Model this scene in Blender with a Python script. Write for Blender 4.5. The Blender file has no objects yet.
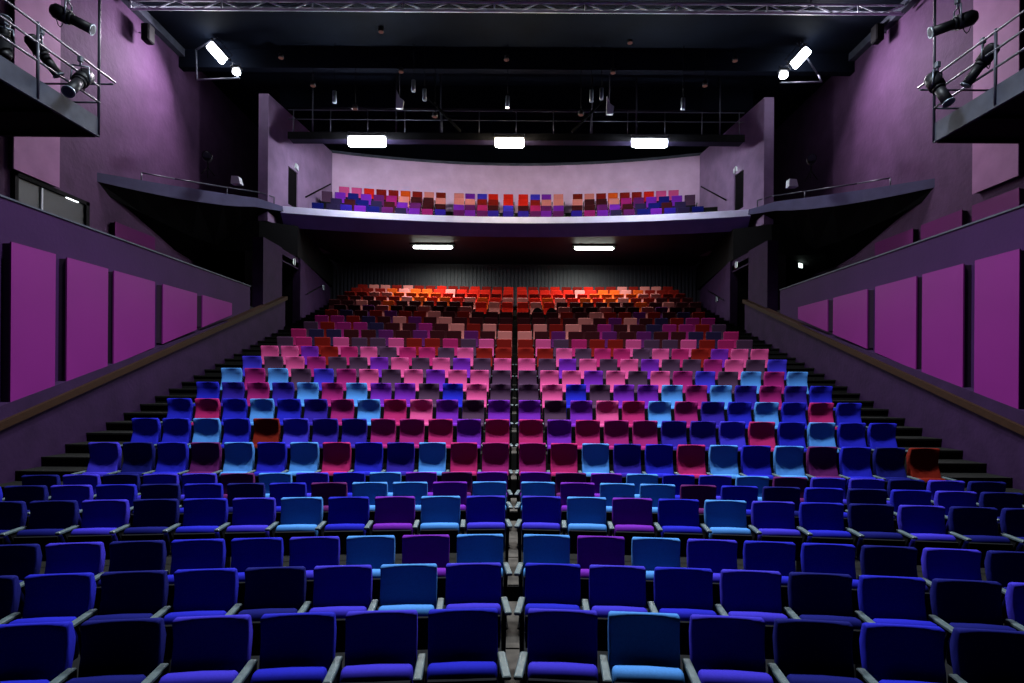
import bpy, math, random
from mathutils import Vector, Matrix
random.seed(7)
C = bpy.context.scene.collection
PI = math.pi
EYE = 2.38            # lens height above the flat front floor
FPX = 569.0
CX, CY = 514.5, 382.0
ROLL = math.radians(0.40)

# ------------------------------------------------------------------ materials
def srgb(r, g, b):
    f = lambda c: (c/255/12.92) if c/255 <= 0.04045 else ((c/255+0.055)/1.055)**2.4
    return (f(r), f(g), f(b), 1.0)

def mat(name, col, rough=0.7, metal=0.0, noise=0.0, nscale=8.0, bump=0.0, bscale=60.0, stretch=None, sheen=0.0, spec=0.5, col2=None):
    m = bpy.data.materials.new(name); m.use_nodes = True
    nt = m.node_tree; b = nt.nodes['Principled BSDF']
    b.inputs['Base Color'].default_value = col
    b.inputs['Roughness'].default_value = rough
    b.inputs['Metallic'].default_value = metal
    b.inputs['Specular IOR Level'].default_value = spec
    if sheen:
        b.inputs['Sheen Weight'].default_value = sheen
        b.inputs['Sheen Roughness'].default_value = 0.4
        b.inputs['Sheen Tint'].default_value = col
    tc = nt.nodes.new('ShaderNodeTexCoord')
    vec = tc.outputs['Object']
    if stretch:
        mp = nt.nodes.new('ShaderNodeMapping'); mp.inputs['Scale'].default_value = stretch
        nt.links.new(vec, mp.inputs['Vector']); vec = mp.outputs['Vector']
    if noise:
        n = nt.nodes.new('ShaderNodeTexNoise'); n.inputs['Scale'].default_value = nscale
        n.inputs['Detail'].default_value = 6
        nt.links.new(vec, n.inputs['Vector'])
        r = nt.nodes.new('ShaderNodeValToRGB')
        r.color_ramp.elements[0].position = 0.3; r.color_ramp.elements[1].position = 0.7
        c2 = col2 or tuple(min(1, c*(1+noise)) for c in col[:3])+(1,)
        r.color_ramp.elements[0].color = tuple(c*(1-noise) for c in col[:3])+(1,)
        r.color_ramp.elements[1].color = c2
        nt.links.new(n.outputs['Fac'], r.inputs['Fac'])
        nt.links.new(r.outputs['Color'], b.inputs['Base Color'])
    if bump:
        n = nt.nodes.new('ShaderNodeTexNoise'); n.inputs['Scale'].default_value = bscale
        n.inputs['Detail'].default_value = 3
        nt.links.new(vec, n.inputs['Vector'])
        bp = nt.nodes.new('ShaderNodeBump'); bp.inputs['Strength'].default_value = bump
        bp.inputs['Distance'].default_value = 0.25/bscale if bscale < 100 else 0.0004
        nt.links.new(n.outputs['Fac'], bp.inputs['Height'])
        nt.links.new(bp.outputs['Normal'], b.inputs['Normal'])
    return m

def emit(name, col, strength):
    m = bpy.data.materials.new(name); m.use_nodes = True
    nt = m.node_tree; nt.nodes.remove(nt.nodes['Principled BSDF'])
    e = nt.nodes.new('ShaderNodeEmission'); e.inputs['Color'].default_value = col
    e.inputs['Strength'].default_value = strength
    nt.links.new(e.outputs['Emission'], nt.nodes['Material Output'].inputs['Surface'])
    return m

M = {
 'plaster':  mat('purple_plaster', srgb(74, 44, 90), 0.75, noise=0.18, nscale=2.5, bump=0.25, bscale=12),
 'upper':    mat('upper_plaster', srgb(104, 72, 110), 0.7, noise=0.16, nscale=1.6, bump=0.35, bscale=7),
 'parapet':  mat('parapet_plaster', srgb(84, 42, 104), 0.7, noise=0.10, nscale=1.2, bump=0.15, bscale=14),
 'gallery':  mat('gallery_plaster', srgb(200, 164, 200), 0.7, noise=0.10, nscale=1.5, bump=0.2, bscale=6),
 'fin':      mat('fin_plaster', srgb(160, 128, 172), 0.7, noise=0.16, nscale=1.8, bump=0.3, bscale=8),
 'panel':    mat('magenta_panel', srgb(150, 44, 142), 0.45, noise=0.06, nscale=0.8, bump=0.0),
 'panel_edge_shade': mat('panel_edge_shade', srgb(40, 14, 42), 0.7),  # panel sides coloured dark for the shadow they stand in
 'wood':     mat('oak_rail', srgb(80, 54, 40), 0.5, noise=0.3, nscale=6, stretch=(20,1,20)),
 'black':    mat('black_paint', srgb(13, 12, 16), 0.7, noise=0.3, nscale=3),
 'ceiling':  mat('ceiling_glow_blue', srgb(8, 13, 24), 0.8, noise=0.35, nscale=0.7),  # bluish haze glow under the roof put into the base colour
 'soffit':   mat('soffit_paint', srgb(44, 38, 62), 0.55, noise=0.15, nscale=1.5),
 'fascia':   mat('fascia_paint', srgb(190, 186, 215), 0.35, noise=0.08, nscale=3),
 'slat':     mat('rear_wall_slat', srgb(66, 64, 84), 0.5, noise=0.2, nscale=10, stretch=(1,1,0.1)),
 'step':     mat('step_carpet', srgb(30, 29, 27), 0.9, noise=0.3, nscale=30, bump=0.2),
 'darkfloor': mat('dark_floor', srgb(26, 26, 28), 0.9, noise=0.3, nscale=9),
 'floor':    mat('floor_concrete', srgb(84, 78, 72), 0.8, noise=0.35, nscale=9, bump=0.2),
 'arm':      mat('armrest_grey', srgb(112, 132, 136), 0.45, metal=0.0, noise=0.25, nscale=25),
 'frame':    mat('seat_frame_black', srgb(10, 10, 14), 0.85, spec=0.1),
 'steel':    mat('galvanised_steel', srgb(120, 128, 140), 0.4, metal=0.6, noise=0.15, nscale=10),
 'tube':     mat('grey_tube', srgb(70, 72, 84), 0.45, metal=0.3),
 'edge':     mat('catwalk_edge_grey', srgb(120, 124, 144), 0.5, noise=0.25, nscale=3),
 'lamp_body':mat('lamp_housing', srgb(18, 18, 23), 0.5, spec=.3),
 'wingrim':  mat('wing_rim_paint', srgb(66, 62, 100), 0.6, noise=0.15, nscale=2, spec=.2),
 'litpanel': mat('lamplit_magenta_panel', srgb(150, 104, 146), 0.6, noise=0.15, nscale=1.5, spec=.1),  # lamplight on the tall panel put into this lighter colour
 'lens':     mat('lamp_lens', srgb(60, 66, 80), 0.6),
 'white':    mat('white_paint', srgb(200, 205, 215), 0.5),
 'trusslit': mat('truss_lit_white', srgb(235, 240, 250), 0.4),  # stage light falling on the truss put into a near-white colour
 'doorgrey': mat('door_grey', srgb(74, 66, 86), 0.5, noise=0.1),
 'e_flood':  emit('flood_glow', (0.86, 0.93, 1.0, 1), 210),
 'e_mid':    emit('middle_flood_glow', (1.0, 0.88, 0.62, 1), 170),
 'e_under':  emit('under_balcony_glow', (0.9, 1.0, 0.9, 1), 14),
 'e_side':   emit('side_flood_glow', (0.86, 0.92, 1.0, 1), 22),
 'e_exit':   emit('exit_sign_glow', (0.8, 1.0, 0.9, 1), 2.5),
 'e_bulk':   emit('bulkhead_glow', (0.9, 0.97, 1.0, 1), 4),
 'e_dim':    emit('pilot_glow', (1.0, 0.45, 0.42, 1), 0.07),
}
def tone(k, f):
    m = M[k]; nt = m.node_tree
    sc_ = lambda c: tuple(v*f for v in c[:3])+(1,)
    b = nt.nodes['Principled BSDF']; b.inputs['Base Color'].default_value = sc_(b.inputs['Base Color'].default_value)
    for n in nt.nodes:
        if n.type == 'VALTORGB':
            for e in n.color_ramp.elements: e.color = sc_(e.color)
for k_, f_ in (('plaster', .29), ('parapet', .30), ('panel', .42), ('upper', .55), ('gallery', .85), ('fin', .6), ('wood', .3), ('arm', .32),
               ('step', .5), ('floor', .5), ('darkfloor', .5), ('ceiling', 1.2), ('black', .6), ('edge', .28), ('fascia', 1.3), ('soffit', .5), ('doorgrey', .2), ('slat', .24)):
    tone(k_, f_)
for k_ in ('ceiling', 'black', 'step', 'darkfloor', 'floor', 'plaster', 'parapet', 'panel', 'upper', 'soffit', 'wood', 'edge'):
    M[k_].node_tree.nodes['Principled BSDF'].inputs['Specular IOR Level'].default_value = .08
FAB = {  # code: (albedo, everyday colour)
 'N': (srgb(16, 20, 112), 'dark navy'),   'B': (srgb(34, 36, 196), 'royal blue'),
 'V': (srgb(64, 52, 205), 'violet blue'), 'S': (srgb(84, 152, 232), 'light blue'),
 'I': (srgb(50, 30, 160), 'deep indigo'), 'P': (srgb(122, 34, 178), 'purple'),
 'M': (srgb(166, 30, 116), 'magenta'),    'K': (srgb(226, 84, 150), 'pink'),
 'G': (srgb(82, 52, 80), 'dull aubergine'), 'C': (srgb(188, 34, 108), 'crimson'),
 'R': (srgb(140, 22, 14), 'dark red'),    'E': (srgb(232, 36, 20), 'bright red'),
 'O': (srgb(226, 84, 18), 'orange'),      'W': (srgb(232, 136, 130), 'salmon'),
 'D': (srgb(66, 14, 22), 'dark maroon'),  'U': (srgb(100, 26, 100), 'plum'),
 'F': (srgb(124, 26, 10), 'rust red'), 'Q': (srgb(44, 32, 72), 'slate'),
}
for k, (c, nm) in FAB.items():
    c = tuple(v*.5 for v in c[:3])+(1,)
    M['fab'+k] = mat('fabric_'+nm.replace(' ', '_'), c, 0.85, noise=0.08, nscale=70, bump=0.25, bscale=260, sheen=0.03, spec=0.08)

# ------------------------------------------------------------------ mesh helpers
class MB:
    def __init__(s): s.v = []; s.f = []; s.mi = []; s.sm = []
    def add(s, vs, fs, mi=0, smooth=False):
        n = len(s.v); s.v += [tuple(v) for v in vs]
        for f in fs:
            s.f.append([n+i for i in f]); s.mi.append(mi); s.sm.append(smooth)
        return s
    def box(s, x0, x1, y0, y1, z0, z1, mi=0, m=None):
        vs = [Vector((x, y, z)) for x in (x0, x1) for y in (y0, y1) for z in (z0, z1)]
        if m: vs = [m @ v for v in vs]
        return s.add(vs, [(0,1,3,2),(4,6,7,5),(0,4,5,1),(2,3,7,6),(0,2,6,4),(1,5,7,3)], mi)
    def rbox(s, x0, x1, y0, y1, z0, z1, r=0.01, mi=0, m=None):
        # box with chamfered edges: 3 inset rectangles joined
        vs = []; 
        for (a, b, c) in ((r,r,0),(0,r,r),(r,0,r)): pass
        layers = [(z0, r), (z0+r, 0), (z1-r, 0), (z1, r)]
        for z, i in layers:
            X0, X1, Y0, Y1 = x0+i, x1-i, y0+i, y1-i
            vs += [(X0+r,Y0,z),(X1-r,Y0,z),(X1,Y0+r,z),(X1,Y1-r,z),(X1-r,Y1,z),(X0+r,Y1,z),(X0,Y1-r,z),(X0,Y0+r,z)]
        vs = [Vector(v) for v in vs]
        if m: vs = [m @ v for v in vs]
        fs = [tuple(range(7,-1,-1)), tuple(range(24,32))]
        for L in range(3):
            for i in range(8):
                j = (i+1) % 8
                fs.append((L*8+i, L*8+j, L*8+8+j, L*8+8+i))
        return s.add(vs, fs, mi)
    def tube(s, p, q, r, n=8, mi=0, r2=None, caps=True):
        p = Vector(p); q = Vector(q); d = (q-p)
        if d.length < 1e-6: return s
        d.normalize(); r2 = r if r2 is None else r2
        a = d.orthogonal().normalized(); b = d.cross(a)
        vs = [p+(a*math.cos(2*PI*i/n)+b*math.sin(2*PI*i/n))*r for i in range(n)]
        vs += [q+(a*math.cos(2*PI*i/n)+b*math.sin(2*PI*i/n))*r2 for i in range(n)]
        s.add(vs, [(i, (i+1)%n, n+(i+1)%n, n+i) for i in range(n)], mi, True)
        if caps: s.add(vs, [tuple(range(n-1,-1,-1)), tuple(range(n,2*n))], mi)
        return s
    def prism(s, poly, axis, a, b, mi=0):
        """poly = 2D points; axis 'x': (y,z) extruded from x=a to b; 'z': (x,y) extruded; 'y': (x,z)"""
        def P(u, v, w):
            return {'x': (w,u,v), 'y': (u,w,v), 'z': (u,v,w)}[axis]
        n = len(poly)
        vs = [P(u,v,a) for u,v in poly]+[P(u,v,b) for u,v in poly]
        fs = [tuple(range(n)), tuple(range(2*n-1,n-1,-1))]+[(i,n+i,n+(i+1)%n,(i+1)%n) for i in range(n)]
        return s.add(vs, fs, mi)
    def loft(s, rings, closed=True, mi=0, smooth=False, caps=True):
        n = len(rings[0]); vs = [v for r in rings for v in r]; fs = []
        for k in range(len(rings)-1):
            for i in range(n if closed else n-1):
                j = (i+1) % n
                fs.append((k*n+i, k*n+j, (k+1)*n+j, (k+1)*n+i))
        s.add(vs, fs, mi, smooth)
        if caps and closed:
            s.add(vs, [tuple(range(n-1,-1,-1)), tuple(range((len(rings)-1)*n, len(rings)*n))], mi, smooth)
        return s
    def mesh(s, name, mats):
        me = bpy.data.meshes.new(name); me.from_pydata(s.v, [], s.f)
        for m in (mats if isinstance(mats, (list, tuple)) else [mats]): me.materials.append(m)
        me.polygons.foreach_set('material_index', s.mi)
        me.polygons.foreach_set('use_smooth', s.sm)
        import bmesh
        bm = bmesh.new(); bm.from_mesh(me)
        bmesh.ops.remove_doubles(bm, verts=bm.verts, dist=1e-5)
        bmesh.ops.recalc_face_normals(bm, faces=bm.faces)
        bm.to_mesh(me); bm.free()
        return me
    def obj(s, name, mats, parent=None, loc=(0,0,0)):
        o = bpy.data.objects.new(name, s.mesh(name, mats)); C.objects.link(o)
        o.location = loc
        if parent: o.parent = parent
        return o

def tag(o, label, cat, group=None, kind=None):
    if label: o['label'] = label
    if cat: o['category'] = cat
    if group: o['group'] = group
    if kind: o['kind'] = kind
    return o
def empty(name, loc, rz=0):
    o = bpy.data.objects.new(name, None); C.objects.link(o)
    o.location = loc; o.rotation_euler = (0,0,rz); o.empty_display_size = 0.1
    return o
def struct(mb, name, mats, label=None):
    o = mb.obj(name, mats); o['kind'] = 'structure'
    if label: o['label'] = label
    return o
def lines(o): return o
def at(px, py, Y):
    """the place seen at a pixel of the photograph, at depth Y"""
    u = px-CX; v = CY-py
    c, s_ = math.cos(ROLL), math.sin(ROLL)
    uu = u*c - v*s_; vv = u*s_ + v*c
    return Vector((uu/FPX*Y, Y, EYE+vv/FPX*Y))
SIDE = {-1: 'left', 1: 'right'}

# ------------------------------------------------------------------ seating plan
NROW = 24
ZK = [3.87, 4.84, 5.75, 6.88, 7.86, 8.78] + [9.80+1.05*i for i in range(18)]
FLK = [0, 0, 0, .16, .16, .15] + [.30+.332*i for i in range(18)]
TK = [.06]*6 + [.035]*18
RK = [40, 45, 50, 90, 110, 120] + [150]*18
def rowy(k, x): return ZK[k] - TK[k]*abs(x) - x*x/(2*RK[k])
def rowang(k, x):
    s = 1 if x > 0 else -1
    return -s*(TK[k] + abs(x)/RK[k])
CNT = [6, 8, 9, 11, 13, 13] + [13]*13 + [14]*5
L = ['BVBVNB', 'VSVNBNBN', 'SPSVBBNVN', 'VSPBSVBNVNN', 'SPSSUBNBNBVNB', 'PUPSBVSUVVNVN',
     'MCSIBCSBSUBNV', 'CPCMMIIVFBSBB', 'PGPKCSMIBSBCB', 'GKBGPPSMSIMIB', 'GKKPKGKMVGSMS',
     'KGPKGKPGGMKGV', 'RRKGCCGKCRPKK',
     'RKGCRRKGGKRCG', 'WDPDDPDPDDIIC', 'RWRWDMDDIMMRG', 'DDDDWDPWDIRMM', 'DDDRDWRRPRDIR', '---WDDWDDWPDD',
     'EWEDDDDDDODWDD', 'WEOWEOEOWRRDDD', 'EREEREOOOOWWRR', 'EEEEEWEOOWORRR', 'ERRERRERRWRWWR']
Rr = list(L)
Rr[0] = 'VSVNBN'; Rr[1] = 'BVBVNBNV'
Rr[6] = 'MCSIBCSBSUBNF'; Rr[7] = 'CPCMMIIVCBSBB'
for A_ in (L, Rr):
    for k in range(13, 24): A_[k] = A_[k].replace('I', 'Q').replace('P', 'U')
PLAN = {-1: L, 1: Rr}

# ------------------------------------------------------------------ seat meshes
def seat_back(mb, kind, nx=9, mi=0, tf=None, lite=False):
    W = .232 if kind == 'low' else .226
    if kind == 'low':
        front = [(-.085, .44), (-.072, .56), (-.052, .66), (-.045, .72), (-.052, .79), (-.062, .828)]
    else:
        front = [(-.17, .44), (-.135, .56), (-.075, .70), (-.050, .80), (-.065, .92), (-.095, 1.02)]
    top = front[-1]
    h = top[1]
    back = [(top[0]+.02, h+.018), (top[0]+.055, h+.020), (top[0]+.085, h+.004), (.055, h-.10), (.04, .62), (-.02, .42)]
    if lite:
        front = [front[0], front[2], front[3], front[5]]; back = [back[0], back[2], back[5]]
    if lite: xs = [(-W, .012), (-W+.02, 0), (W-.02, 0), (W, .012)]
    else:
        xs = [(-W, .014), (-W+.005, .005), (-W+.014, 0)] + [(-W+.014+(2*W-.028)*i/(nx-1), 0) for i in range(1, nx-1)] + [(W-.014, 0), (W-.005, .005), (W, .014)]
    cy = sum(p[0] for p in front+back)/(len(front)+len(back)); cz = (h+.44)/2
    rings = []
    for x, sh in xs:
        ring = []
        conc = 0 if lite else .03*max(0, 1-(x/W)**2)
        for (y, z) in front:
            ring.append((x, y+conc*min(1, (z-.40)*4)+sh*.8, z+(sh if z < cz else -sh)))
        for (y, z) in back:
            ring.append((x, y-sh*.8, z+(sh if z < cz else -sh)))
        if tf: ring = [tf @ Vector(p) for p in ring]
        rings.append(ring)
    mb.loft(rings, True, mi, not lite)
def seat_pan(mb, mi=0, tf=None, lite=False):
    W = .222
    prof = [(-.20, .24), (-.245, .28), (-.275, .51), (-.263, .556), (-.228, .572), (-.17, .566), (-.145, .54), (-.13, .30), (-.15, .24)]
    if lite: prof = [(-.22, .24), (-.275, .54), (-.228, .572), (-.155, .56), (-.13, .24)]
    rings = []
    for x, sh in ([(-W, .01), (W, .01)] if lite else [(-W, .02), (-W+.008, .007), (-W+.025, 0), (0, -.004), (W-.025, 0), (W-.008, .007), (W, .02)]):
        ring = [(x, y+(sh if y < -.19 else -sh), z+(sh if z < .4 else -sh)) for y, z in prof]
        if tf: ring = [tf @ Vector(p) for p in ring]
        rings.append(ring)
    mb.loft(rings, True, mi, not lite)

back_me = {}; pan_me = {}
for k in FAB:
    for kind in ('low', 'high'):
        mb = MB(); seat_back(mb, kind); back_me[kind, k] = mb.mesh('backrest', M['fab'+k])
    mb = MB(); seat_pan(mb); pan_me[k] = mb.mesh('seat_cushion', M['fab'+k])
mb = MB(); mb.rbox(-.027, .027, -.39, -.06, .552, .580, .006)
arm_me = mb.mesh('armrest', M['arm'])
mb = MB()
mb.prism([(-.04, 0), (-.04, .552), (-.30, .552), (-.24, .45), (-.17, .05), (-.17, 0)], 'x', -.014, .014)
mb.rbox(-.022, .022, -.30, .06, 0, .025, .006)
post_me = mb.mesh('side_stanchion', M['frame'])
shell_me = None
mb = MB(); mb.loft([[(x, -.245, .235), (x, -.280, .27), (x, -.301, .512), (x, -.284, .518), (x, -.258, .29), (x, -.21, .25)] for x in (-.215, -.1, 0, .1, .215)], True)
shell_me = mb.mesh('seat_shell', M['frame'])
bars = {}
for kind, h in (('low', .80), ('high', .96)):
    mb = MB(); mb.rbox(-.22, .22, -.03, .0, .36, .44, .008); mb.box(-.20, .20, -.155, -.03, .34, .37)
    mb.rbox(-.205, .205, .035, .05, .44, .60, .005)
    bars[kind] = mb.mesh('under_frame', M['frame'])
ORD = ['first','second','third','fourth','fifth','sixth','seventh','eighth','ninth','tenth','eleventh','twelfth','thirteenth','fourteenth']
def link(name, me, parent, loc=(0,0,0)):
    o = bpy.data.objects.new(name, me); C.objects.link(o); o.parent = parent; o.location = loc; return o
for k in range(13):
    kind = 'low' if k < 6 else 'high'
    for s in (-1, 1):
        for i in range(CNT[k]):
            code = PLAN[s][k][i]
            x = s*((.335 if k < 6 else .32)+(.538 if k < 6 else .536)*i)
            r = empty('theatre_seat', (x, rowy(k, x), FLK[k]), rowang(k, x))
            link('backrest', back_me[kind, code], r); link('seat_cushion', pan_me[code], r)
            link('under_frame', bars[kind], r); link('seat_shell', shell_me, r)
            link('armrest', arm_me, r, (s*.268, 0, 0)); link('side_stanchion', post_me, r, (s*.268, 0, 0))
            if i == 0:   # the seat next to the central gap also has an armrest of its own there
                link('armrest', arm_me, r, (-s*.250, 0, 0)).rotation_euler = (0, 0, -s*(.065 if k < 6 else .04)); link('side_stanchion', post_me, r, (-s*.250, 0, 0))
            row = 'front row' if k == 0 else ORD[k]+' row from front'
            tag(r, '%s theatre seat, %s from centre aisle, %s block, %s' % (FAB[code][1], ORD[i], SIDE[s], row),
                'theatre seat', 'theatre seats in the '+('front row' if k == 0 else ORD[k]+' row'))

# the far rows and the gallery rows, past the first three hundred
codes = list(FAB); idx = {c: i for i, c in enumerate(codes)}
mb = MB(); ARM = len(codes); FR = ARM+1
def lite(x, y, z, ang, code, side):
    T = Matrix.Translation((x, y, z)) @ Matrix.Rotation(ang, 4, 'Z')
    seat_back(mb, 'high', mi=idx[code], tf=T, lite=True)
    seat_pan(mb, mi=idx[code], tf=T, lite=True)
    mb.box(side*.268-.027, side*.268+.027, -.39, -.06, .552, .58, ARM, T)
    mb.box(side*.268-.014, side*.268+.014, -.26, -.04, 0, .552, FR, T)
    mb.box(-.22, .22, -.155, 0, .34, .44, FR, T); mb.box(-.215, .215, -.298, -.272, .25, .51, FR, T)
for k in range(13, NROW):
    for s in (-1, 1):
        for i in range(CNT[k]):
            code = PLAN[s][k][i]
            if code == '-': continue
            x = s*((.335 if k < 6 else .32)+(.538 if k < 6 else .536)*i); lite(x, rowy(k, x), FLK[k], rowang(k, x), code, s)
# gallery: four short rows in three blocks
GZ = [23.95, 24.9, 25.85, 26.8]; GH = [7.18, 7.70, 8.26, 8.82]     # seat-top heights above the lens
GY = lambda y, x: y - x*x/70
GAL_SIDE = ['NQIPNUQPMI', 'QDNQDPUDD', 'GPNPUMWDDW', 'KKERRORWF']
GAL_MID = ['UPUIIIUPU', 'PUCDVDCUP', 'WWRREERWW', 'WPVEEEVPW']
GIN = [2.85, 2.97, 3.09, 3.2]
for j in range(4):
    fl = GH[j]+EYE-1.04
    row = GAL_SIDE[j]; n = len(row)
    for s in (-1, 1):
        for i, code in enumerate(row):       # from the outer end inwards
            x = -.3+s*(GIN[j]+.54*(n-1-i))
            lite(x, GY(GZ[j], x), fl, -x/35, code, s)
    row = GAL_MID[j]; n = len(row)
    for i, code in enumerate(row):
        x = ((458, 469, 481, 492, 507, 522, 534, 545, 557)[i]-CX)/FPX*GZ[j]
        lite(x, GY(GZ[j], x), fl, -x/35, code, 1)
mats = [M['fab'+c] for c in codes]+[M['arm'], M['frame']]
o = mb.obj('theatre_seat_rows', mats)
tag(o, 'red, orange and purple theatre seats of the far rows and the gallery', 'theatre seats', kind='stuff')

# two round-backed black chairs set in the gap of the nineteenth row
for q, px in enumerate((537.0, 551.0)):
    k = 18; x = (px-CX)/FPX*(ZK[k]-.1)
    r = empty('folding_chair', (x, rowy(k, x)-.05, FLK[k]+.10))
    b = MB(); rings = []
    for t in range(0, 13):
        a = PI*t/12; rings.append((.21*math.cos(a), .62+.30*math.sin(a)))
    poly = rings+[(-.21, .45), (.21, .45)]
    b.prism(poly, 'y', 0, .05); b.obj('backrest', M['black'], r)
    b = MB(); b.rbox(-.21, .21, -.40, 0, .42, .47, .015); b.obj('seat', M['black'], r)
    for lx in (-.18, .18):
        for ly in (-.37, -.02):
            b = MB(); b.tube((lx, ly, 0), (lx, ly, .43), .014); b.obj('leg', M['frame'], r)
    tag(r, 'round backed black chair %s in front of the red rear seats' % ('nearer the centre aisle' if q == 0 else 'farther from the centre aisle'), 'chair', 'round backed black chairs')

# ------------------------------------------------------------------ floor, tiers, stairs
mb = MB(); mb.box(-13, 13, -3, 31, -.2, 0)
struct(mb, 'floor', M['darkfloor'])
def tier(mb, k, x0, x1, yb=None, n=16):
    f = []; 
    y_front = lambda x: rowy(k, x)-.70
    y_back = (lambda x: rowy(k+1, x)-.70) if k < NROW-1 else (lambda x: 29.6)
    xs = [x0+(x1-x0)*i/n for i in range(n+1)]
    rings = [[(x, y_front(x), -.02), (x, y_front(x), FLK[k]), (x, y_back(x)+.02, FLK[k]), (x, y_back(x)+.02, -.02)] for x in xs]
    mb.loft(rings, True)
mb = MB()
for k in range(3, NROW):
    if k in (4, 5): pass
    W_ = 8.3 if k < 6 else 7.32+(.45 if k > 18 else 0)
    tier(mb, k, -W_, W_)
o = struct(mb, 'seating_tier', M['step'])
# light concrete strip and little step lights in the central gap
mb = MB()
for k in range(0, NROW):
    z = FLK[k]; y0 = ZK[k]-.68; y1 = (ZK[k+1] if k < NROW-1 else 28.6)-.70
    if k == 2: y1 = ZK[3]-.72
    mb.box(-.06, .06, y0, y1-.01, z+.002, z+.012)
struct(mb, 'floor_aisle_strip', M['floor'])
for s in (-1, 1):
    mb = MB()
    top = lambda Y: -.81+.327*(Y-9.23)+EYE
    for k in range(5, NROW):
        Y0 = 9.52+1.05*(k-6); z = .84+.332*(k-6)
        xa, xb = s*7.30, s*8.32
        xa, xb = min(xa, xb), max(xa, xb)
        mb.box(xa, xb, Y0, Y0+.55, 0, z-.006)
        mb.box(xa, xb, Y0+.52, Y0+1.05, 0, z+.16)
        for (yy, zz) in ((Y0, z-.006), (Y0+.52, z+.16)):    # nosing of each step
            mb.box(xa, xb, yy-.03, yy+.02, zz-.03, zz+.004)
    struct(mb, 'staircase_'+SIDE[s], M['step'])

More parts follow.
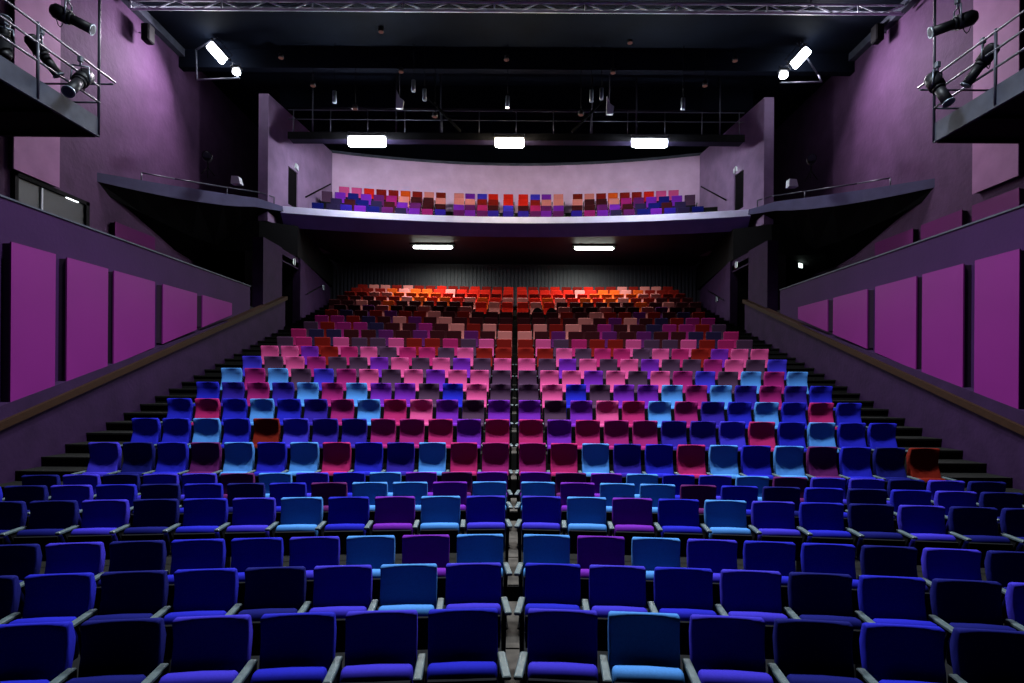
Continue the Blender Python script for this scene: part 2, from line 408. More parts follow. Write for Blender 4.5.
# ------------------------------------------------------------------ side walls of the stalls
XL = 8.3; XP = 8.5; XW = 12.0; CEIL = 11.75+EYE
def sx(s, a, b): return (min(s*a, s*b), max(s*a, s*b))
for s in (-1, 1):
    nm = SIDE[s]
    top = lambda Y: -.81+.327*(Y-9.23)+EYE
    # stair wall with the sloping top
    mb = MB(); a, b = sx(s, XL+.02, XP)
    mb.prism([(3.0, 0), (20.6, 0), (20.6, top(20.6)), (3.0, max(.1, top(3.0)))], 'x', a, b)
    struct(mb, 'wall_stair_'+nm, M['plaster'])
    mb = MB(); a, b = sx(s, XL-.05, XP)
    mb.prism([(5.8, top(5.8)), (20.65, top(20.65)), (20.65, top(20.65)+.13), (5.8, top(5.8)+.13)], 'x', a, b)
    struct(mb, 'trim_'+('1' if s < 0 else '2'), M['wood'])
    # parapet wall
    mb = MB(); a, b = sx(s, XP, XP+.22)
    mb.prism([(2.0, 0), (18.25, 0), (18.25, 3.0+EYE), (2.0, 3.0+EYE)], 'x', a, b)
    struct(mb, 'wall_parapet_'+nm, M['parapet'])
    mb = MB(); a, b = sx(s, XP-.02, XP+.24); mb.box(a, b, 2.0, 18.27, 3.0+EYE, 3.03+EYE)
    struct(mb, 'trim_'+('3' if s < 0 else '4'), M['edge'])
    # dark gap lining, pier
    mb = MB(); a, b = sx(s, XP+.05, XP+.3)
    mb.prism([(18.25, 0), (19.1, 0), (19.1, top(19)), (18.25, top(19))], 'x', a, b)
    struct(mb, 'wall_gap_'+nm, M['black'])
    mb = MB(); a, b = sx(s, XP-.06, XP+.30)
    mb.prism([(19.05, 0), (20.6, 0), (20.6, 4.8+EYE), (19.05, 4.8+EYE)], 'x', a, b)
    struct(mb, 'wall_pier_'+nm, M['plaster'])
    # doorway and the wall beyond, under the balcony
    mb = MB(); a, b = sx(s, XP, XP+.3)
    mb.box(a, b, 20.6, 22.3, 4.35+EYE, 4.79+EYE)
    q0 = Vector((s*8.42, 22.3)); q1 = Vector((s*9.45, 29.1))
    n = Vector((s, 0))
    mb.prism([(q0.x, q0.y), (q1.x, q1.y), (q1.x+s*.3, q1.y), (q0.x+s*.3, q0.y)], 'z', 0, 4.79+EYE)
    struct(mb, 'wall_rear_'+nm, M['plaster'])
    mb = MB(); a, b = sx(s, 9.6, 9.7); mb.box(a, b, 20.4, 22.6, 0, 4.6+EYE)
    a, b = sx(s, XP, 9.65); mb.box(a, b, 20.3, 20.6, 0, 4.6+EYE); mb.box(a, b, 22.32, 22.5, 0, 4.6+EYE); mb.box(a, b, 20.5, 22.4, 4.4+EYE, 4.6+EYE)
    struct(mb, 'wall_vestibule_'+nm, M['black'])
    # small box on the wall, handrail beyond the door
    r = empty('wall_handrail', (0,0,0)); b_ = MB()
    p0 = at(303, 294, 23.2) if s < 0 else at(727, 300, 23.2); p1 = at(324, 286, 26.4) if s < 0 else at(705, 291, 26.4)
    p0.x = s*(8.42+1.03*(23.2-22.3)/6.8-.08); p1.x = s*(8.42+1.03*(26.4-22.3)/6.8-.08)
    b_.tube(p0, p1, .022); b_.obj('rail', M['black'], r)
    for p in (p0.lerp(p1, .1), p0.lerp(p1, .9)):
        b_ = MB(); b_.tube(p, p+Vector((s*.10, 0, -.04)), .015); b_.obj('bracket', M['black'], r)
    tag(r, 'dark handrail on the %s wall beside the rear rows under the balcony' % nm, 'handrail')
    b_ = MB(); c = at(328.5, 287.5, 27.0) if s < 0 else at(720.5, 299, 24.6)
    yy = c.y; c.x = s*(8.42+1.03*(yy-22.3)/6.8-.03)
    b_.rbox(c.x-.03, c.x+.03, yy-.12, yy+.12, c.z-.12, c.z+.12, .01)
    tag(b_.obj('wall_box', M['steel']), 'small grey box on the %s wall under the balcony' % nm, 'wall box')
    # outer wall, upper deck of the side loge
    mb = MB(); a, b = sx(s, XW, XW+.3); mb.box(a, b, 1, 31, 0, CEIL)
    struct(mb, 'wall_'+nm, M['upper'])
    mb = MB(); a, b = sx(s, XP+.2, XW); mb.box(a, b, 2, 24, 1.7+EYE, 1.9+EYE)
    struct(mb, 'floor_loge_'+nm, M['black'])
    # sloping panels
    PZ = [(504, 459.5), (448, 407), (401, 360), (352, 318), (312.5, 283)]
    for i, (o0, o1) in enumerate(PZ):
        y0 = FPX*8.33/o0; y1 = FPX*8.33/o1
        r = empty('acoustic_panel', (s*XP, (y0+y1)/2, top((y0+y1)/2)+.2))
        L0 = r.location
        z0, z1 = top(y0)+.27, top(y1)+.27; zt = 2.26+EYE
        mb = MB(); a, b = sx(s, 8.33, 8.36)
        mb.prism([(y0, z0), (y1, z1), (y1, zt), (y0, zt)], 'x', a, b)
        mb.v = [tuple(Vector(v)-L0) for v in mb.v]; mb.obj('face_board', M['panel'], r)
        mb = MB(); a, b = sx(s, 8.36, XP-.002)
        mb.prism([(y0+.02, z0+.02), (y1-.02, z1+.02), (y1-.02, zt-.02), (y0+.02, zt-.02)], 'x', a, b)
        mb.v = [tuple(Vector(v)-L0) for v in mb.v]; mb.obj('backing_frame', M['panel_edge_shade'], r)
        tag(r, '%s magenta acoustic panel counted from the stage on the %s parapet above the stairs' % (['first, tallest','second','third','fourth','fifth, shortest'][i], nm),
            'acoustic panel', 'magenta panels on the side parapets')
    # panels on the outer wall
    PU = [((457, 503), (4.95, 11.2), 'tall magenta panel painted as lamplit on the upper %s wall behind the lighting catwalk')]
    if s > 0: PU += [((457, 504), (2.0, 4.66), 'square magenta panel on the upper right wall below the tall panel'),
                     ((406, 447), (2.0, 4.66), 'magenta panel on the upper right wall, middle of the three above the parapet'),
                     ((360, 398), (2.0, 4.66), 'dim magenta panel on the upper right wall nearest the side balcony')]
    else: PU += [((361, 401), (2.0, 4.66), 'dim magenta panel on the upper left wall past the grey door')]
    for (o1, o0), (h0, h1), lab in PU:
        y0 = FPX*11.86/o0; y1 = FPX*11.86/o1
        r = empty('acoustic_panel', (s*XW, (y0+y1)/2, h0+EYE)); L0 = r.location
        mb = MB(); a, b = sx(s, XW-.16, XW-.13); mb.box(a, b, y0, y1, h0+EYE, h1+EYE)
        mb.v = [tuple(Vector(v)-L0) for v in mb.v]; mb.obj('face_board', M['litpanel' if h0 > 4 else 'panel'], r)
        mb = MB(); a, b = sx(s, XW-.13, XW-.002); mb.box(a, b, y0+.02, y1-.02, h0+EYE+.02, h1+EYE-.02)
        mb.v = [tuple(Vector(v)-L0) for v in mb.v]; mb.obj('backing_frame', M['panel_edge_shade'], r)
        tag(r, lab % nm if '%s' in lab else lab, 'acoustic panel', 'panels on the outer side walls')

# grey door with its lamp, upper left
mb = MB(); mb.box(-XW+.002, -XW+.06, 13.6, 15.75, 1.9+EYE, 4.82+EYE)
struct(mb, 'door_1', M['doorgrey'])
mb = MB()
for (a, b) in ((13.5, 13.6), (15.75, 15.87)): mb.box(-XW+.002, -XW+.12, a, b, 1.9+EYE, 4.92+EYE)
mb.box(-XW+.002, -XW+.12, 13.5, 15.87, 4.82+EYE, 4.92+EYE)
struct(mb, 'trim_5', M['black'])
mb = MB(); mb.box(-XW+.06, -XW+.10, 14.28, 14.33, 1.9+EYE, 4.8+EYE)
tag(mb.obj('door_pull_bar', M['white']), 'pale vertical bar on the grey door of the upper left wall', 'pull bar')
c = at(60.5, 190, 14.8)
r = empty('bulkhead_light', (-XW, 15.3, c.z-.05))
mb = MB(); mb.rbox(0.002, .05, -.27, .27, -.09, .09, .02); mb.obj('backplate', M['white'], r)
mb = MB(); mb.rbox(.05, .10, -.22, .22, -.06, .06, .02); mb.obj('diffuser', M['e_bulk'], r)
tag(r, 'lit white bulkhead light over the grey door on the upper left wall', 'wall light')

# ------------------------------------------------------------------ back wall under the balcony, with vertical slats
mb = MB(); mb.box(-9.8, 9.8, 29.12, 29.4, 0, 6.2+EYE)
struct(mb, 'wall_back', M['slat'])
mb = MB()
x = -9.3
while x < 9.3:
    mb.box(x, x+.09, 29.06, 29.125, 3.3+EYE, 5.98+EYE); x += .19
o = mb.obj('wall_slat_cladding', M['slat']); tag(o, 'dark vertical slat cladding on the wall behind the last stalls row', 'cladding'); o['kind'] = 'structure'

# ------------------------------------------------------------------ balcony
RIMY = lambda x: 23.0-x*x/66
def strip(mb, x0, x1, prof, n=24, mi=0):
    """prof(x) -> ring of (y, z)"""
    rings = []
    for i in range(n+1):
        x = x0+(x1-x0)*i/n; rings.append([(x, y, z+EYE) for y, z in prof(x)])
    mb.loft(rings, True, mi)
mb = MB(); strip(mb, -9.0, 9.0, lambda x: [(RIMY(x), 6.42), (RIMY(x)-.02, 6.66), (RIMY(x)+.10, 6.70), (RIMY(x)+.2, 6.66), (RIMY(x)+.2, 6.42)])
o = mb.obj('balcony_rim', M['fascia']); tag(o, 'pale curved rim along the front edge of the gallery balcony', 'balcony rim'); o['kind'] = 'structure'
mb = MB(); strip(mb, -9.15, 9.15, lambda x: [(RIMY(x)+.04, 6.42), (RIMY(x)+.40, 5.98), (29.2, 6.02), (29.2, 6.3), (RIMY(x)+.2, 6.5)])
struct(mb, 'balcony_soffit', M['soffit'])
mb = MB(); strip(mb, -9.0, 9.0, lambda x: [(RIMY(x)+.0, 6.42), (RIMY(x)+.36, 5.95), (RIMY(x)+.39, 5.97), (RIMY(x)+.05, 6.44)])
struct(mb, 'balcony_apron', mat('apron_lit_tone', srgb(112, 100, 170), 0.6, noise=0.1, nscale=2, spec=.2))  # light seen under the rim put into this strip's lighter violet
mb = MB()
FJ = [GH[j]-1.04 for j in range(4)]
for j in range(4):
    y0 = GZ[j]-.62; y1 = GZ[j+1]-.60 if j < 3 else 29
    strip(mb, -9.1, 9.1, lambda x: [(GY(y0, x), 6.3), (GY(y0, x), FJ[j]), (GY(y1, x) if j < 3 else 28.6-x*x/52, FJ[j]), (GY(y1, x) if j < 3 else 28.6-x*x/52, 6.3)])
struct(mb, 'floor_balcony', M['step'])
GW = lambda x: 28.3-x*x/52
mb = MB(); strip(mb, -9.3, 9.3, lambda x: [(GW(x), 6.3), (GW(x), 10.75), (GW(x)+.25, 10.75), (GW(x)+.25, 6.3)])
struct(mb, 'wall_gallery_back', M['gallery'])
mb = MB(); strip(mb, -9.3, 9.3, lambda x: [(GW(x)-.05, 10.75), (GW(x)-.05, 10.87), (GW(x)+.3, 10.87), (GW(x)+.3, 10.75)])
struct(mb, 'trim_6', M['edge'])
for s in (-1, 1):
    nm = SIDE[s]
    # projecting side walls of the gallery with a doorway
    F = lambda t, off=0: (s*(9.33-.66*t+off), 21.4+5.45*t)
    mb = MB()
    def seg(t0, t1, z0, z1, a=0, b=.36):
        p = [F(t0, a), F(t1, a), F(t1, b), F(t0, b)]
        mb.prism(p, 'z', z0+EYE, z1+EYE)
    T0, T1 = .27, .41
    seg(0, T0, 6.0, 10.78); seg(T1, 1.0, 6.0, 10.78); seg(T0, T1, 6.0, 7.1); seg(T0, T1, 8.62, 10.78)
    struct(mb, 'wall_gallery_'+nm, M['fin'])
    mb = MB(); seg(T0, T1, 7.1, 8.62, .05, .10)
    struct(mb, 'door_'+('2' if s < 0 else '3'), M['black'])
    # exit signs: gallery doorway, stalls doorway
    def exit_sign(p, ang, lab, w=.30, h=.17):
        r = empty('exit_sign', p, ang)
        b = MB(); b.rbox(-w/2-.02, w/2+.02, 0, .06, -h/2-.02, h/2+.02, .008); b.obj('housing', M['white'], r)
        b = MB(); b.box(-w/2, w/2, -.008, 0.002, -h/2, h/2); f = b.obj('lit_face', M['e_exit'], r)
        b = MB()   # running figure and arrow
        b.tube((-.05, -.012, .045), (-.05, -.009, .045), .018); b.box(-.065, -.035, -.012, -.009, -.02, .03)
        b.box(-.09, -.06, -.012, -.009, -.06, -.02); b.box(-.04, -.01, -.012, -.009, -.06, -.03); b.box(.04, .10, -.012, -.009, -.01, .01)
        b.obj('pictogram', mat_green, r)
        tag(r, lab, 'exit sign', 'lit exit signs')
    mat_green = M.setdefault('green', mat('exit_green', srgb(20, 120, 70), 0.5))
    p = at(293.5, 171, 25.0) if s < 0 else at(722.5, 173.5, 25.0)
    t = .36; fx, fy = F(t, -.07); exit_sign((fx, fy, 8.76+EYE), s*PI/2*.93, 'small lit exit sign over the %s gallery doorway' % nm)
    p = at(295, 264, 21.9) if s < 0 else at(732.5, 267, 21.9)
    exit_sign((s*(XP-.09), 21.6, p.z+.02), s*PI/2*.8, 'small lit exit sign over the %s stalls doorway under the balcony' % nm)
    if s > 0:
        p = at(800.5, 265.5, 22.5); p.y = 22.5
        exit_sign((p.x, p.y, p.z), s*PI/2*.4, 'small lit exit sign in the dark right side loge behind the parapet')
    # gallery handrail
    r = empty('gallery_handrail', (0, 0, 0)); b = MB()
    q0 = F(.50, -.1); q1 = F(.93, -.1)
    P0 = Vector((q0[0], q0[1], at(305, 197, q0[1]).z)); P1 = Vector((q1[0], q1[1], at(326, 184, q1[1]).z))
    b.tube(P0, P1, .03); b.obj('rail', M['frame'], r)
    for t in (.1, .9):
        p = P0.lerp(P1, t); b = MB(); b.tube(p, p+Vector((s*.11, 0, -.05)), .018); b.obj('bracket', M['frame'], r)
    tag(r, 'dark sloping handrail on the %s gallery side wall' % nm, 'handrail')
    # side wing in front of the fin: sloping fascia, dark soffit
    K = [(12, 16.3, 5.92), (11.1, 18.2, 6.23), (10.2, 19.8, 6.5), (9.55, 20.9, 6.70), (8.86, 21.85, 6.66)]
    rim = []
    for i in range(9):
        a, f = divmod(i/2, 1); a = int(a)
        p = Vector(K[a]) if a == 4 else Vector(K[a]).lerp(Vector(K[a+1]), f)
        rim.append(Vector((s*p.x, p.y, p.z+EYE)))
    mb = MB()
    rings = []
    for i, p in enumerate(rim):
        th = .18+.24*math.sin(PI*min(1, (i+1)/9))
        rings.append([(p.x, p.y, p.z-th), (p.x, p.y, p.z), (p.x+s*.12*0, p.y+.25, p.z+.02), (p.x, p.y+.25, p.z-th)])
    mb.loft(rings, True)
    o = mb.obj('side_balcony_rim', M['wingrim']); o['kind'] = 'structure'
    mb = MB()
    lowr = [p-Vector((0, -.05, .18+.24*math.sin(PI*min(1, (i+1)/9)))) for i, p in enumerate(rim)]
    outer = [Vector((s*12, 16.5+i*1.2, 5.6+EYE-min(1.2, i*.35))) for i in range(9)]
    vs = []; 
    for i in range(9): vs += [lowr[i], outer[i].lerp(lowr[i], .5)-Vector((0, -.4, .25)), outer[i]]
    fs = []
    for i in range(8):
        for j in range(2):
            a = i*3+j; fs.append((a, a+1, a+4, a+3))
    # thickness: duplicate the sheet upward
    n0 = len(vs); vs2 = vs+[v+Vector((0, 0.05, .22)) for v in vs]
    fs2 = fs+[tuple(n0+i for i in f) for f in fs]
    bd = [0,1,2]+[3*i+2 for i in range(1,9)]+[25,24]+[3*i for i in range(7,0,-1)]
    for i in range(len(bd)):
        a, b = bd[i], bd[(i+1) % len(bd)]; fs2.append((a, b, n0+b, n0+a))
    mb.add(vs2, fs2)
    # deck back to the building
    mb.prism([(s*12, 19.5), (s*9.9, 21.6), (s*8.95, 22.2), (s*9.3, 29.2), (s*12, 29.2)], 'z', 5.75+EYE, 5.95+EYE)
    mb.prism([(s*12, 21.0), (s*9.6, 21.3), (s*8.42, 22.0), (s*9.3, 29.1), (s*12, 29.1)], 'z', 4.80+EYE, 5.97+EYE)
    struct(mb, 'side_balcony_soffit_'+nm, M['black'])
    # rail on the wing
    r = empty('side_balcony_rail', rim[1]); L0 = Vector(rim[1])
    b = MB()
    for i in range(1, 7):
        for h in (.30,):
            b.tube(rim[i]+Vector((0, .3, h))-L0, rim[i+1]+Vector((0, .3, h))-L0, .022)
    b.obj('rail', M['tube'], r)
    for i in (1, 4, 7):
        b = MB(); b.tube(rim[i]+Vector((0, .3, -.05))-L0, rim[i]+Vector((0, .3, .3))-L0, .02); b.obj('post', M['tube'], r)
    tag(r, 'low tube rail along the edge of the %s side balcony' % nm, 'railing')

# ------------------------------------------------------------------ ceiling, bridges, trusses
mb = MB(); mb.box(-12.3, 12.3, 1, 31, CEIL, CEIL+.2)
struct(mb, 'ceiling', M['ceiling'])
mb = MB(); mb.box(-12.3, 12.3, 30.6, 31, 6+EYE, CEIL); struct(mb, 'wall_far', M['ceiling'])
for i, (y, z0) in enumerate(((20.2, 11.1), (22.6, 10.85), (25.2, 10.9))):
    mb = MB(); mb.box(-9.4 if i else -12, 9.4 if i else 12, y, y+.3, z0+EYE, CEIL)
    o = mb.obj('ceiling_beam', M['ceiling']); o['kind'] = 'structure'
# sloping edge beams along the head of the side walls
for s in (-1, 1):
    mb = MB(); a, b = sx(s, XW-.22, XW); mb.box(a, b, 6, 20.2, CEIL-.28, CEIL-.02)
    struct(mb, 'trim_'+('7' if s < 0 else '8'), M['edge'])

def truss(p, q, w, h, n, lab, r_=.03, rb=.015):
    p = Vector(p); q = Vector(q); r = empty('lighting_truss', p)
    d = (q-p); u = Vector((0, 0, 1)); v = Vector((0, 1, 0))
    ch = [Vector((0,0,0)), u*h, v*w+u*h*.5]
    for c in ch:
        b = MB(); b.tube(c, d+c, r_); b.obj('chord', M['trusslit'], r)
    b = MB()
    for i in range(n):
        a0 = d*(i/n); a1 = d*((i+1)/n)
        lo, hi = (a0, a1) if i % 2 else (a1, a0)
        b.tube(lo, hi+u*h, rb, 6)
        if i % 4 == 0:
            b.tube(a0, a0+u*h, rb, 6); b.tube(a0, a0+v*w+u*h*.5, rb, 6)
    b.obj('lattice', M['trusslit'], r)
    for t in (.12, .5, .88):
        b = MB(); b.tube(d*t+u*h, d*t+u*(CEIL-p.z), .02, 6); b.obj('hanger', M['tube'], r)
    tag(r, lab, 'truss')
truss((-11.75, 17.3, 11.26+EYE), (11.75, 17.3, 11.26+EYE),   .12, .27, 34, 'long steel lattice truss across the top of the hall', .035, .024)

# technical bridge carrying the three floods
BY = 21.3
r = empty('technical_bridge', (0, BY, 9.0+EYE))
mb = MB(); mb.box(-8.6, 8.6, .15, .65, .14, .26); mb.obj('deck', M['soffit'], r)
mb = MB(); mb.box(-8.6, 8.6, .10, .15, .10, .36); mb.obj('toe_beam', M['black'], r)
for z in (.85, 1.2):
    mb = MB(); mb.tube((-8.6, .15, z), (8.6, .15, z), .018); mb.obj('rail', M['tube'], r)
for i in range(13):
    x = -8.4+i*1.4
    mb = MB(); mb.tube((x, .15, .3), (x, .15, 1.22), .018); mb.obj('post', M['tube'], r)
for x in (-7.8, -4.6, -2.9, 2.9, 4.6, 7.8):
    mb = MB(); mb.tube((x, .5, .3), (x, .5, CEIL-9.0-EYE), .03); mb.obj('hanger', M['tube'], r)
for s in (-1, 1):
    mb = MB(); mb.tube((s*3.35, .1, 1.7), (s*2.1, .1, .42), .05); mb.obj('brace', M['black'], r)
tag(r, 'dark technical bridge with tube rails high across the hall', 'lighting bridge')
mb = MB()
for x in (-3.2, -2.3, -1.2, 1.5, 2.2, 3.1):
    pass

def flood(px, py, Y, w, h, em, lab, tilt=0, rot=0):
    c = at(px, py, Y); c.z = min(c.z, CEIL-.55); r = empty('floodlight', c, 0); r.rotation_euler = (tilt, rot, 0)
    b = MB(); b.rbox(-w/2-.05, w/2+.05, -.14, .14, h/2, h/2+.07, .02); b.obj('housing', M['lamp_body'], r)
    b = MB(); b.rbox(-w/2, w/2, -.10, .10, -h/2, h/2, .04); b.obj('glowing_lens', M[em], r)
    b = MB()
    for s in (-1, 1): b.tube((s*(w/2+.03), .0, 0), (s*(w/2+.03), .0, h/2+.2), .015)
    b.tube((-(w/2+.03), .0, h/2+.2), ((w/2+.03), .0, h/2+.2), .015); b.obj('yoke', M['tube'], r)
    tag(r, lab, 'floodlight', 'lit floodlights'); return r
flood(367, 142, BY-.15, 1.35, .34, 'e_flood', 'glaring white floodlight on the bridge, left of the three')
flood(509.5, 143, BY-.15, 1.05, .30, 'e_mid', 'warm glaring floodlight at the middle of the bridge')
flood(649.5, 143.5, BY-.15, 1.30, .26, 'e_flood', 'glaring white floodlight on the bridge, right of the three')
flood(217, 52, 19.5, .75, .30, 'e_side', 'bright white side floodlight high at the left ceiling edge', rot=math.radians(48))
flood(236.5, 72, 19.5, .22, .20, 'e_side', 'small bright lamp below the left ceiling floodlight')
flood(800.5, 58, 19.5, .75, .30, 'e_side', 'bright white side floodlight high at the right ceiling edge', rot=math.radians(-48))
flood(783.5, 75, 19.5, .24, .22, 'e_side', 'small bright lamp below the right ceiling floodlight')
for px, side in ((433, 'left'), (594, 'right')):
    c = at(px, 245.5 if side == 'left' else 246, 24.9); c.z = 5.98+EYE
    r = empty('ceiling_light', c)
    b = MB(); b.rbox(-.98, .98, -.26, .26, -.05, 0, .01); b.obj('housing', M['black'], r)
    b = MB(); b.rbox(-.86, .86, -.08, .08, -.17, -.05, .04); b.obj('diffuser', M['e_under'], r)
    ld = bpy.data.lights.new('under_balcony_lamp', 'AREA'); ld.shape = 'RECTANGLE'; ld.size = 1.6; ld.size_y = .14
    ld.energy = 520; ld.color = (.93, 1, .95); lo = bpy.data.objects.new('under_balcony_lamp', ld); C.objects.link(lo)
    lo.parent = r; lo.location = (0, 0, -.176)
    tag(r, 'bright oblong light under the balcony, %s of the pair' % side, 'ceiling light', 'lights under the balcony')

# frames that carry the side floods
for s in (-1, 1):
    pts = {-1: [(195, 17), (222, 24), (224, 32), (196, 50), (197, 80), (240, 78)], 1: [(829, 20), (800, 22), (792, 34), (818, 75), (822, 82), (780, 83)]}[s]
    P = [at(a, b, 19.6) for a, b in pts]
    r = empty('lamp_bracket', P[0]); L0 = P[0]
    for a, b in ((0, 1), (1, 2), (2, 3), (3, 4), (4, 5)):
        m_ = MB(); m_.tube(P[a]-L0, P[b]-L0, .03); m_.obj('tube', M['tube'], r)
    tag(r, 'angled tube bracket beside the %s ceiling floodlight' % SIDE[s], 'bracket')
    # loudspeaker
    c = at(144, 35, 12.6+.6) if s < 0 else at(876, 33, 13.2)
    r = empty('loudspeaker', (s*(XW-.3), c.y*1.28, 0)); 
    cc = at(144, 35, 17.9) if s < 0 else at(876.5, 33.5, 17.9)
    cc = at(144 if s < 0 else 876.5, 34, FPX*(XW-.35)/(370.5 if s < 0 else 362))
    cc.x = s*(XW-.40); r.location = cc
    b = MB(); b.rbox(-.13, .13, -.16, .16, -.27, .27, .03); b.obj('cabinet', M['black'], r)
    b = MB(); b.box(-.11, .11, -.17, -.158, -.24, .24); b.obj('grille', M['black'], r)
    b = MB(); b.tube((0, .1, .1), (s*.36, .1, .1), .02); b.obj('wall_bracket', M['tube'], r)
    tag(r, 'black loudspeaker box hung high on the %s upper wall' % SIDE[s], 'loudspeaker')

# small ceiling fittings
for i, (px, py) in enumerate([(281, 58), (381, 32), (313, 86), (401, 72), (355, 109), (435, 117), (630, 43), (613, 73), (705, 86), (735, 61), (581, 115), (506.5, 60)]):
    Y = min(24.5, FPX*(CEIL-EYE-.1)/(CY-py)); 
    c = at(px, py, min(Y, 20.0)) 
    r = empty('ceiling_downlight', c)
    b = MB(); b.tube((0,0,.0), (0,0,.14), .10, 14, r2=.08); b.obj('can', M['lamp_body'], r)
    b = MB(); b.tube((0,0,-.012), (0,0,0), .085, 14); b.obj('lens', M['e_dim'], r)
    b = MB(); b.tube((0,0,.14), (0,0,CEIL-c.z), .012, 6); b.obj('stem', M['frame'], r)
    where = ['beside the left gallery wall head', 'near the truss left of centre', 'left, close above the far beam', 'between truss and bridge left of centre', 'just above the left bridge floodlight',
             'over the bridge railing left of the middle lamp', 'near the truss right of centre', 'between truss and bridge right of centre', 'close above the right bridge floodlight', 'beside the right gallery wall head', 'over the bridge railing right of the middle lamp', 'on the hall centre line'][i]
    tag(r, 'small reddish round downlight, '+where, 'downlight', 'small round downlights of the ceiling')
for i, (px, py) in enumerate([(334.5, 97), (413.5, 86), (424.5, 95), (507.5, 102), (591.5, 96), (601.5, 94), (683, 104)]):
    c = at(px, py, 19.8); r = empty('pendant_tube', c)
    b = MB(); b.tube((0,0,-.2), (0,0,.2), .07, 12); b.obj('body', M['steel'], r)
    b = MB(); b.tube((0,0,.2), (0,0,CEIL-c.z), .01, 6); b.obj('cable', M['frame'], r)
    where = ['outermost on the left', 'second from the left, higher', 'third from the left, lower', 'at the hall centre line', 'inner one of the close pair right of centre', 'outer one of the close pair right of centre', 'outermost on the right'][i]
    tag(r, 'slim grey hanging tube fitting, '+where, 'pendant', 'slim hanging tube fittings')
for s, (px, py) in ((-1, (399.5, 101)), (1, (609.5, 107))):
    c = at(px, py, 20.5); r = empty('hanging_reflector', c)
    b = MB(); b.prism([(-.12, -.28), (.12, -.28), (.16, 0), (.02, .1), (-.1, .38)], 'y', -.05, .05); b.obj('plate', M['white'], r)
    b = MB(); b.tube((0, 0, .2), (0, 0, CEIL-c.z), .015, 6); b.obj('stem', M['tube'], r)
    tag(r, 'pale angled reflector plate hanging above the bridge %s of centre' % SIDE[s], 'reflector')

# house lights above the stalls
def downlight(x, y, power, size, col=(1, .97, .95), lab=None, tilt=(0, 0), spread=170):
    r = empty('house_light', (x, y, CEIL-.003))
    b = MB(); b.rbox(-size/2-.06, size/2+.06, -.26, .26, -.30, 0, .02); b.obj('housing', M['lamp_body'], r)
    ld = bpy.data.lights.new('house_lamp', 'AREA'); ld.shape = 'RECTANGLE'; ld.size = size; ld.size_y = .4
    ld.energy = power; ld.color = col; ld.spread = math.radians(spread)
    lo = bpy.data.objects.new('house_lamp', ld); C.objects.link(lo); lo.parent = r
    lo.location = (0, 0, -.32); lo.rotation_euler = (tilt[0], tilt[1], 0)
    tag(r, lab, 'ceiling light', 'house lights over the stalls')
downlight(-3.4, 9.4, 900, 1.4, (.80, .90, 1), 'oblong house light over the front left stalls', spread=112)
downlight(3.4, 9.4, 900, 1.4, (.80, .90, 1), 'oblong house light over the front right stalls', spread=112)
downlight(0, 10.0, 1200, 1.6, (.9, .95, 1), 'oblong house light over the centre of the front stalls', spread=112)

# ------------------------------------------------------------------ lighting catwalks and profile spotlights
def spot(p0, p1, lab, rad=.13, boxy=False, hook=None):
    """rear end p0, lens end p1"""
    p0 = Vector(p0); p1 = Vector(p1); d = p1-p0; Ln = d.length; d.normalize()
    r = empty('stage_spotlight', p0.lerp(p1, .4)); L0 = Vector(r.location)
    q = lambda t: p0+d*Ln*t-L0
    b = MB()
    b.tube(q(0), q(.08), rad*.8, 14, r2=rad*1.15); b.tube(q(.08), q(.42), rad*1.15, 14); b.obj('lamp_house', M['lamp_body'], r)
    b = MB(); b.tube(q(.42), q(.97), rad*.78, 14); b.tube(q(.42), q(.5), rad*.95, 14); b.obj('barrel', M['lamp_body'], r)
    b = MB(); b.tube(q(.97), q(1.0), rad*.9, 14); a = d.orthogonal().normalized(); 
    b.obj('colour_frame', M['steel'], r)
    b = MB(); b.tube(q(1.0), q(1.006), rad*.68, 14); b.obj('lens', M['lens'], r)
    sd = d.cross(Vector((0,0,1))).normalized(); up = Vector((0,0,1))
    b = MB()
    y0 = q(.4)
    for g in (-1, 1): b.tube(y0+sd*g*rad*1.3, y0+sd*g*rad*1.1+up*rad*2.4, .014, 6)
    b.tube(y0+sd*rad*1.1+up*rad*2.4, y0-sd*rad*1.1+up*rad*2.4, .014, 6); b.obj('yoke', M['steel'], r)
    top = (Vector(hook)-L0) if hook else y0+up*rad*3.4
    b = MB(); b.tube(y0+up*rad*2.4, top, .02, 6); b.rbox(top.x-.04, top.x+.04, top.y-.04, top.y+.04, top.z-.05, top.z+.06, .01); b.obj('clamp', M['steel'], r)
    b = MB(); prev = q(.05)
    for i in range(1, 8):
        t = i/7; nx = q(.05).lerp(top, t)+Vector((0, 0, -.45*math.sin(PI*t))); b.tube(prev, nx, .008, 5); prev = nx
    b.obj('cable', M['frame'], r)
    tag(r, lab, 'stage light', 'stage spotlights on the side catwalks'); return r
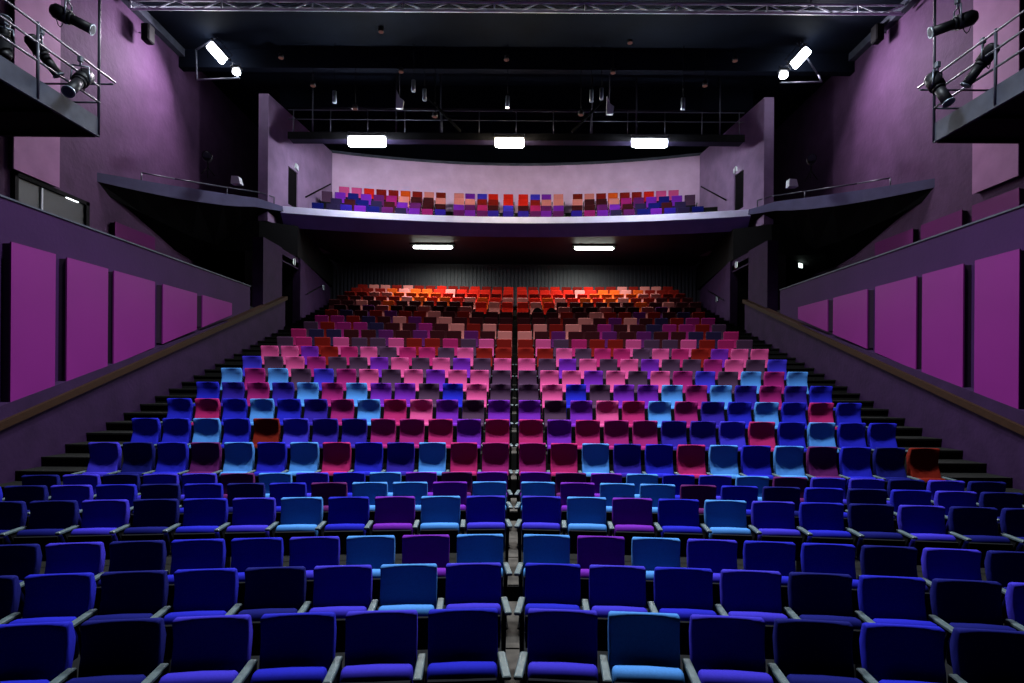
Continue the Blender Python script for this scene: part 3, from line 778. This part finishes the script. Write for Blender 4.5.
for s in (-1, 1):
    nm = SIDE[s]
    x0 = s*8.5; r = empty('lighting_catwalk', (x0, 2.5, 4.98+EYE)); L0 = Vector(r.location)
    a, b2 = sx(s, 0.06, XW-8.5)
    b = MB(); b.box(a, b2, 0, 9.1, .0, .12); 
    for i in range(10): b.box(a, b2, i, i+.08, -.06, 0)
    b.obj('platform', M['black'], r)
    b = MB(); a, c2 = sx(s, 0, .06); b.box(a, c2, 0, 9.12, -.04, .34); a, c3 = sx(s, 0, XW-8.5); b.box(a, c3, 9.06, 9.12, -.02, .14); b.obj('edge_beam', M['edge'], r)
    for z, yy in ((1.30, 9.55), (.98, 9.1), (.66, 9.1)):
        b = MB(); b.tube((0, 0, z), (0, yy, z), .022); b.obj('rail', M['tube'], r)
    for z in (1.24, .66):
        b = MB(); b.tube((-s*.0, 9.1 if z < 1 else 9.5, z), (s*1.6, 9.1 if z < 1 else 9.5, z), .02); b.obj('rail', M['tube'], r)
    for i, y in enumerate((9.08, 7.6, 6.6)):
        b = MB(); b.tube((0, y, .0), (0, y, 3.6 if i != 1 else 1.35), .026); b.obj('post', M['tube'], r)
    for y in (8.0, 5.5, 3.0):
        b = MB(); b.tube((s*3.2, y, .1), (s*3.2, y, 5), .03); b.obj('post', M['tube'], r)
    # upper pipe
    b = MB(); b.tube((s*.2, 1, 3.3), (s*.2, 9.3, 3.3), .026); b.obj('pipe', M['tube'], r)
    tag(r, 'black lighting catwalk with grey edge beam on the %s wall' % nm, 'catwalk')
D_ = 10.9
spot(at(88, 74, 11.3), at(68, 92, 10.4), 'short boxy stage light below the rail end of the left catwalk', .12)
spot(at(29, 36, 10.3), at(59, 76, 10.6), 'long stage spotlight leaning downward on the left catwalk rail', .11)
spot(at(52, 9, 10.8), at(93, 30, 11.0), 'long stage spotlight high at the top of the left catwalk post', .12)
spot(at(4, 58, 9.6), at(5, 18, 9.8), 'upright stage light cut by the photo edge on the left catwalk', .10)
spot(at(930, 76, 10.9), at(949, 103, 10.6), 'short boxy stage light below the rail end of the right catwalk', .12)
spot(at(995, 45, 10.3), at(965, 86, 10.6), 'long stage spotlight leaning downward on the right catwalk rail', .11)
spot(at(976, 16, 10.8), at(930, 33, 11.0), 'long stage spotlight high at the top of the right catwalk post', .12)

# followspots on stands on the side balconies
for s, (px, py, Y) in ((-1, (208, 158, 18.6)), (1, (811, 161, 18.6))):
    c = at(px, py, Y); zf = (at(px, 176 if s < 0 else 180, Y)).z
    r = empty('stand_spotlight', (c.x, c.y, zf))
    h = c.z-zf
    for a in (0, 2.1, 4.2):
        b = MB(); b.tube((0, 0, h*.5), (.22*math.cos(a), .22*math.sin(a), 0), .014, 6); b.obj('leg', M['frame'], r)
    b = MB(); b.tube((0,0,h*.4), (0,0,h*.9), .02, 8); b.obj('pole', M['frame'], r)
    b = MB(); b.tube((.15*s, .25, h+.12), (-.15*s, -.35, h-.05), .16, 14, r2=.14); b.obj('lamp_house', M['lamp_body'], r)
    b = MB(); b.tube((-.15*s, -.35, h-.05), (-.155*s, -.36, h-.055), .12, 14); b.obj('lens', M['lens'], r)
    tag(r, 'dark spotlight on a tripod standing on the %s side balcony' % SIDE[s], 'spotlight')
# pale boxes at the end of the side balcony rail
for s, (px, py) in ((-1, (237, 181)), (1, (792, 184))):
    c = at(px, py, 19.4); b = MB()
    b.prism([(-.16, -.12), (.16, -.12), (.10, .12), (-.14, .14)], 'y', -.12, .12)
    o = b.obj('equipment_box', M['white'], None, c); tag(o, 'small pale box at the %s side balcony edge' % SIDE[s], 'box')

# ------------------------------------------------------------------ lights, world, camera
def area(name, loc, aim, power, sx_, sy_, col=(1,1,1), spread=180):
    ld = bpy.data.lights.new(name, 'AREA'); ld.shape = 'RECTANGLE'; ld.size = sx_; ld.size_y = sy_
    ld.energy = power; ld.color = col; ld.spread = math.radians(spread)
    o = bpy.data.objects.new(name, ld); C.objects.link(o); o.location = loc
    o.rotation_euler = (Vector(aim)-Vector(loc)).to_track_quat('-Z', 'Y').to_euler(); return o
for s in (-1, 1):
    area('side_flood_lamp', at(217 if s < 0 else 800, 53, 19.2), (s*12, 14.5, 6+EYE), 330, .7, .3, (.95, .86, 1), 150)

w = bpy.data.worlds.new('world'); bpy.context.scene.world = w; w.use_nodes = True
w.node_tree.nodes['Background'].inputs['Color'].default_value = (.25, .22, .4, 1)
w.node_tree.nodes['Background'].inputs['Strength'].default_value = 0.003

cd = bpy.data.cameras.new('camera'); cam = bpy.data.objects.new('camera', cd); C.objects.link(cam)
cam.location = (0, 0, EYE); cd.sensor_width = 36; cd.lens = FPX/1024*36
cd.shift_x = -(CX-512)/1024; cd.shift_y = (CY-341.5)/1024; cd.clip_end = 100
cam.rotation_euler = (Matrix.Rotation(PI/2, 3, 'X') @ Matrix.Rotation(ROLL, 3, 'Z')).to_euler()
bpy.context.scene.camera = cam
sc = bpy.context.scene
sc.view_settings.view_transform = 'Standard'; sc.view_settings.look = 'None'
sc.view_settings.gamma = 1; sc.view_settings.use_curve_mapping = False
sc.view_settings.exposure = 0.0
sc.cycles.max_bounces = 4
sc.cycles.diffuse_bounces = 2
